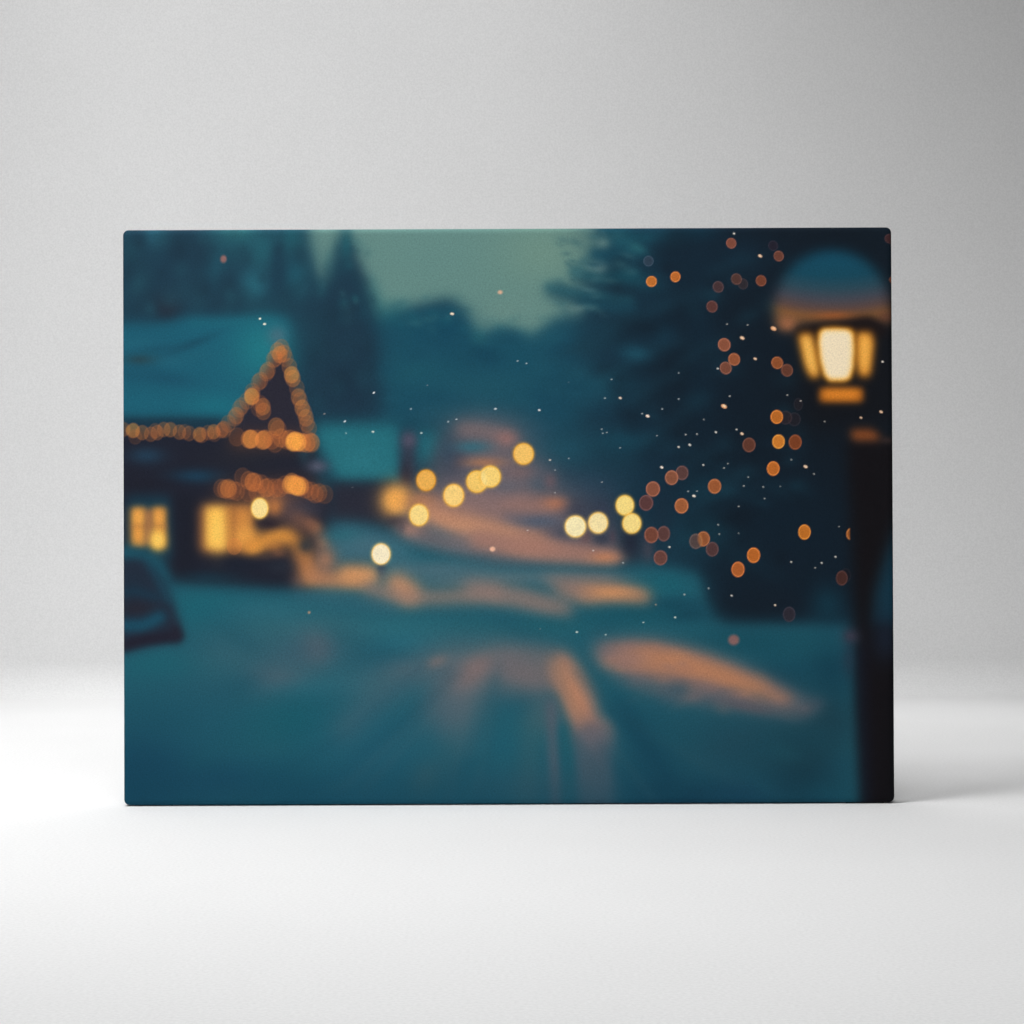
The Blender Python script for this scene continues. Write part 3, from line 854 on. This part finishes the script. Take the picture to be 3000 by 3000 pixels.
flake(C5, 424, 894, 2.8, (120, 120, 126), 0, .8)
for zx, zy, n in [(208, 1314, 2.8), (291, 1337, 2.8), (1092, 1487, 2.6), (1030, 1664, 3), (412, 1778, 4.2), (1724, 1427, 2.6), (1568, 1766, 3),
                  (1380, 1812, 3), (1724, 1674, 3)]:
    flake(D7, zx, zy, n, (240, 238, 234), 15)
flake(D7, 1174, 1664, 5.2, (255, 222, 196), 20); flake(D7, 1432, 1834, 6.8, (255, 226, 206), 25)
flake(D7, 688, 1516, 3, (110, 120, 124), 0, .7)
for zx, zy, n in [(1000, 348, 2.8), (1009, 384, 2.8), (1047, 378, 2.6), (1519, 408, 2.4), (1789, 397, 2.6), (1896, 394, 2.4), (1172, 522, 2.8),
                  (690, 623, 2.6), (560, 731, 2.4), (1001, 845, 2.6), (560, 946, 2.4), (301, 1298, 2.4), (919, 1488, 3.2), (1200, 1604, 3),
                  (1812, 932, 3), (1896, 930, 2.8)]:
    flake(D8, zx, zy, n, (226, 224, 220), 22)
for zx, zy, n in [(512, 637, 3.4), (1723, 514, 4), (1827, 495, 4.2), (1564, 706, 5.6), (1867, 975, 6), (1636, 1455, 4), (1777, 1901, 3)]:
    flake(D8, zx, zy, n, (255, 236, 218), 25)
for zx, zy, n in [(765, 322, 3.8), (1036, 348, 3), (1391, 231, 3), (1690, 184, 3.6)]:
    flake(D9, zx, zy, n, (236, 244, 230), 18)
flake(D9, 1508, 65, 2.8, (230, 180, 140), 18); flake(D9, 420, 294, 1.8, (170, 150, 130))
for zx, zy, n in [(437, 108, 4), (376, 893, 2.8), (555, 901, 3), (296, 1280, 3.6), (400, 1520, 3.2), (900, 1511, 3), (1016, 1561, 3),
                  (1727, 1221, 4), (175, 1723, 2.6), (1224, 1741, 2.8)]:
    flake(E1, zx, zy, n, (252, 240, 226), 22)
for zx, zy, n in [(664, 302, 7), (508, 1014, 8), (621, 1195, 6), (780, 933, 10), (350, 1608, 10), (1714, 1656, 6), (1539, 1707, 4.6)]:
    flake(E1, zx, zy, n, WARM if n < 9 else (240, 176, 128), 28)
flake(E1, 352, 1604, 5, (255, 222, 186), 20); flake(E1, 784, 926, 5, (252, 196, 150), 20)
flake(E1, 1814, 1444, 3, (240, 230, 220))
for zx, zy, n in [(279, 346, 4.2), (458, 323, 3.4), (52, 457, 4.2), (17, 367, 2.6), (115, 363, 2.6), (170, 631, 3.4), (383, 619, 2.8),
                  (350, 657, 3), (560, 736, 2.8), (934, 585, 2.8), (1131, 709, 3), (522, 813, 3.2), (690, 822, 3), (838, 816, 2.2),
                  (702, 922, 3), (477, 990, 3), (299, 1150, 3), (309, 1231, 2.8), (477, 1224, 2.2), (1348, 1165, 2.4), (933, 1472, 3.6),
                  (1197, 1480, 3.6), (1141, 1523, 3), (1317, 1427, 3.8), (216, 1701, 3), (416, 1764, 3.8)]:
    flake(E2, zx, zy, n, (240, 232, 220), 32)
for zx, zy, n in [(506, 360, 6), (1058, 645, 7)]:
    flake(E2, zx, zy, n, (254, 214, 180), 28)
flake(E3, 793, 63, 4, (255, 226, 200), 25)
#DISC_END

# ------------------------------------------------------------------ stretched canvas mesh
pic = np.clip(pic, 0, 255) / 255.0
def to_lin(c):
    return np.where(c <= 0.04045, c / 12.92, ((c + 0.055) / 1.055) ** 2.4)
alb = to_lin(pic)
alb = np.clip(alb * (0.89 + 0.11 * np.clip(alb.mean(-1, keepdims=True) / 0.35, 0, 1)), 0.0, 0.96)

# front grid, samples packed towards the rolled edges come from the even grid itself
x = (U - 0.5) * W
z = V * H
dx = np.sign(x) * np.maximum(0, np.abs(x) - (W / 2 - RC))
dzc = z - H / 2
dz = np.sign(dzc) * np.maximum(0, np.abs(dzc) - (H / 2 - RC))
m = np.maximum(np.abs(dx), np.abs(dz)) / RC
ln = np.hypot(dx, dz)
ln[ln == 0] = 1
ang = np.clip(m, 0, 1) * math.pi / 2
px = np.where(dx != 0, np.sign(dx) * (W / 2 - RC), x) + dx / ln * RC * np.sin(ang)
pz = np.where(dz != 0, np.sign(dzc) * (H / 2 - RC), dzc) + dz / ln * RC * np.sin(ang) + H / 2
# cloth is never dead flat: a fraction of a millimetre of slack between the bars
slack = 0.0007 * np.sin(math.pi * U) * np.sin(math.pi * V) + 0.00012 * np.sin(9 * U + 3 * V) * np.sin(7 * V + 1) * np.sin(math.pi * U)
py = RF * (1 - np.cos(ang)) + slack
n_front = (NX + 1) * (NZ + 1)
verts = np.stack([px, py, pz], -1).reshape(-1, 3)
cols = alb.reshape(-1, 3)
idx = np.arange(n_front).reshape(NZ + 1, NX + 1)
quads = np.stack([idx[:-1, :-1], idx[:-1, 1:], idx[1:, 1:], idx[1:, :-1]], -1).reshape(-1, 4)
# sides wrap straight back from the outline; the print is mirrored round the edge
ring = np.concatenate([idx[0, :-1], idx[:-1, -1], idx[-1, :0:-1], idx[:0:-1, 0]])
steps = [0.004, 0.010, 0.017, 0.024, DEPTH]
allv, allc, allq = [verts], [cols], [quads]
prev = ring
base = n_front
ru, rv = U.reshape(-1)[ring], V.reshape(-1)[ring]
for s in steps:
    v = verts[ring].copy()
    v[:, 1] = s
    mu, mv = s / W, s / H
    su = np.where(ru <= 0, mu, np.where(ru >= 1, 1 - mu, ru))
    sv = np.where(rv <= 0, mv, np.where(rv >= 1, 1 - mv, rv))
    ci = idx[np.clip((sv * NZ).round().astype(int), 0, NZ), np.clip((su * NX).round().astype(int), 0, NX)]
    cur = base + np.arange(len(ring))
    allv.append(v); allc.append(cols[ci])
    allq.append(np.stack([prev, cur, np.roll(cur, -1), np.roll(prev, -1)], -1))
    prev = cur
    base += len(ring)
# cloth folded 35 mm on to the back
v = verts[ring].copy(); v[:, 1] = DEPTH + 0.0004
v[:, 0] *= (W / 2 - 0.035) / (W / 2); v[:, 2] = H / 2 + (v[:, 2] - H / 2) * (H / 2 - 0.035) / (H / 2)
cur = base + np.arange(len(ring))
allv.append(v); allc.append(cols[ci] * 0 + 0.72)
allq.append(np.stack([prev, cur, np.roll(cur, -1), np.roll(prev, -1)], -1))
verts = np.concatenate(allv); cols = np.concatenate(allc); quads = np.concatenate(allq)

me = bpy.data.meshes.new("printed_canvas")
me.vertices.add(len(verts)); me.vertices.foreach_set("co", verts.astype(np.float32).ravel())
me.loops.add(quads.size); me.loops.foreach_set("vertex_index", quads.astype(np.int32).ravel())
me.polygons.add(len(quads))
me.polygons.foreach_set("loop_start", np.arange(0, quads.size, 4, dtype=np.int32))
me.polygons.foreach_set("use_smooth", np.ones(len(quads), bool))
me.update(calc_edges=True)
att = me.attributes.new("print", 'FLOAT_COLOR', 'POINT')
att.data.foreach_set("color", np.concatenate([cols, np.ones((len(cols), 1))], 1).astype(np.float32).ravel())

cloth, nt, bsdf = new_mat("printed_cloth")
at = nt.nodes.new("ShaderNodeAttribute"); at.attribute_name = "print"
tc = nt.nodes.new("ShaderNodeTexCoord")
def threads(scale):
    mp = nt.nodes.new("ShaderNodeMapping")
    mp.inputs["Scale"].default_value = scale
    nz = nt.nodes.new("ShaderNodeTexNoise")
    nz.inputs["Scale"].default_value = 1.0
    nz.inputs["Detail"].default_value = 1.5
    nt.links.new(tc.outputs["Object"], mp.inputs["Vector"])
    nt.links.new(mp.outputs["Vector"], nz.inputs["Vector"])
    return nz
warp = threads((900, 200, 420))
weft = threads((420, 200, 900))
grain = threads((640, 640, 640))
addn = nt.nodes.new("ShaderNodeMath"); addn.operation = 'ADD'
nt.links.new(warp.outputs["Fac"], addn.inputs[0]); nt.links.new(weft.outputs["Fac"], addn.inputs[1])
add2 = nt.nodes.new("ShaderNodeMath"); add2.operation = 'ADD'
nt.links.new(addn.outputs[0], add2.inputs[0]); nt.links.new(grain.outputs["Fac"], add2.inputs[1])
mr = nt.nodes.new("ShaderNodeMapRange")
mr.inputs["From Min"].default_value = 0.95; mr.inputs["From Max"].default_value = 2.05
mr.inputs["To Min"].default_value = 0.82; mr.inputs["To Max"].default_value = 1.18
nt.links.new(add2.outputs[0], mr.inputs["Value"])
mul = nt.nodes.new("ShaderNodeMix"); mul.data_type = 'RGBA'; mul.blend_type = 'MULTIPLY'
mul.inputs["Factor"].default_value = 1.0
nt.links.new(at.outputs["Color"], mul.inputs["A"])
nt.links.new(mr.outputs["Result"], mul.inputs["B"])
nt.links.new(mul.outputs["Result"], bsdf.inputs["Base Color"])
bsdf.inputs["Roughness"].default_value = 0.75
bsdf.inputs["Specular IOR Level"].default_value = 0.06
bmp = nt.nodes.new("ShaderNodeBump")
bmp.inputs["Strength"].default_value = 0.15
bmp.inputs["Distance"].default_value = 0.0004
nt.links.new(addn.outputs[0], bmp.inputs["Height"])
nt.links.new(bmp.outputs["Normal"], bsdf.inputs["Normal"])
me.materials.append(cloth)

wood, nt, bsdf = new_mat("pine_wood")
tc = nt.nodes.new("ShaderNodeTexCoord")
mp = nt.nodes.new("ShaderNodeMapping"); mp.inputs["Scale"].default_value = (4, 60, 60)
nz = nt.nodes.new("ShaderNodeTexNoise"); nz.inputs["Scale"].default_value = 3.0; nz.inputs["Detail"].default_value = 5
rp = nt.nodes.new("ShaderNodeValToRGB")
rp.color_ramp.elements[0].color = (0.36, 0.24, 0.13, 1); rp.color_ramp.elements[1].color = (0.58, 0.43, 0.27, 1)
nt.links.new(tc.outputs["Object"], mp.inputs["Vector"]); nt.links.new(mp.outputs["Vector"], nz.inputs["Vector"])
nt.links.new(nz.outputs["Fac"], rp.inputs["Fac"]); nt.links.new(rp.outputs["Color"], bsdf.inputs["Base Color"])
bsdf.inputs["Roughness"].default_value = 0.6

# ------------------------------------------------------------------ assemble the thing
LIFT = 0.0012                                       # raised on its lower corner folds to add a thin shadow gap
root = bpy.data.objects.new("canvas_print", None)
COL.objects.link(root)
root["label"] = "stretched canvas print of a snowy night street with warm lights, standing on white floor"
root["category"] = "canvas print"
root.location = (-0.0040, 0.0, LIFT)
root.rotation_euler = (math.radians(-0.55), 0, 0)
canvas = bpy.data.objects.new("printed_canvas", me)
COL.objects.link(canvas); canvas.parent = root

bt = 0.020
v, f = [], []
def addbox(*a):
    global v, f
    bv, bf = box_geo(*a)
    o = len(v)
    v += bv; f += [[i + o for i in q] for q in bf]
yb = 0.0062 + bt / 2
for zc in (0.0225, H - 0.0225):
    addbox(0, yb, zc, W - 0.004, bt, 0.040, 0.0015)
for xc in (-W / 2 + 0.0225, W / 2 - 0.0225):
    addbox(xc, yb, H / 2, 0.040, bt, H - 0.0856, 0.0015)
link_mesh("stretcher_frame", v, f, wood, root, smooth=False)
foldm, nt, bsdf = new_mat("folded_cloth")
nz = nt.nodes.new("ShaderNodeTexNoise"); nz.inputs["Scale"].default_value = 300
rp = nt.nodes.new("ShaderNodeValToRGB")
rp.color_ramp.elements[0].color = (0.015, 0.03, 0.04, 1); rp.color_ramp.elements[1].color = (0.03, 0.05, 0.06, 1)
nt.links.new(nz.outputs["Fac"], rp.inputs["Fac"]); nt.links.new(rp.outputs["Color"], bsdf.inputs["Base Color"])
bsdf.inputs["Roughness"].default_value = 0.85
for sx in (-1, 1):  # unseen folds added below the canvas to hold the shadow gap open
    bv, bf = box_geo(sx * (W / 2 - 0.03), 0.018, -LIFT / 2 + 0.0001, 0.040, 0.022, LIFT, 0.0003)
    link_mesh("corner_fold", bv, bf, foldm, root, smooth=False)
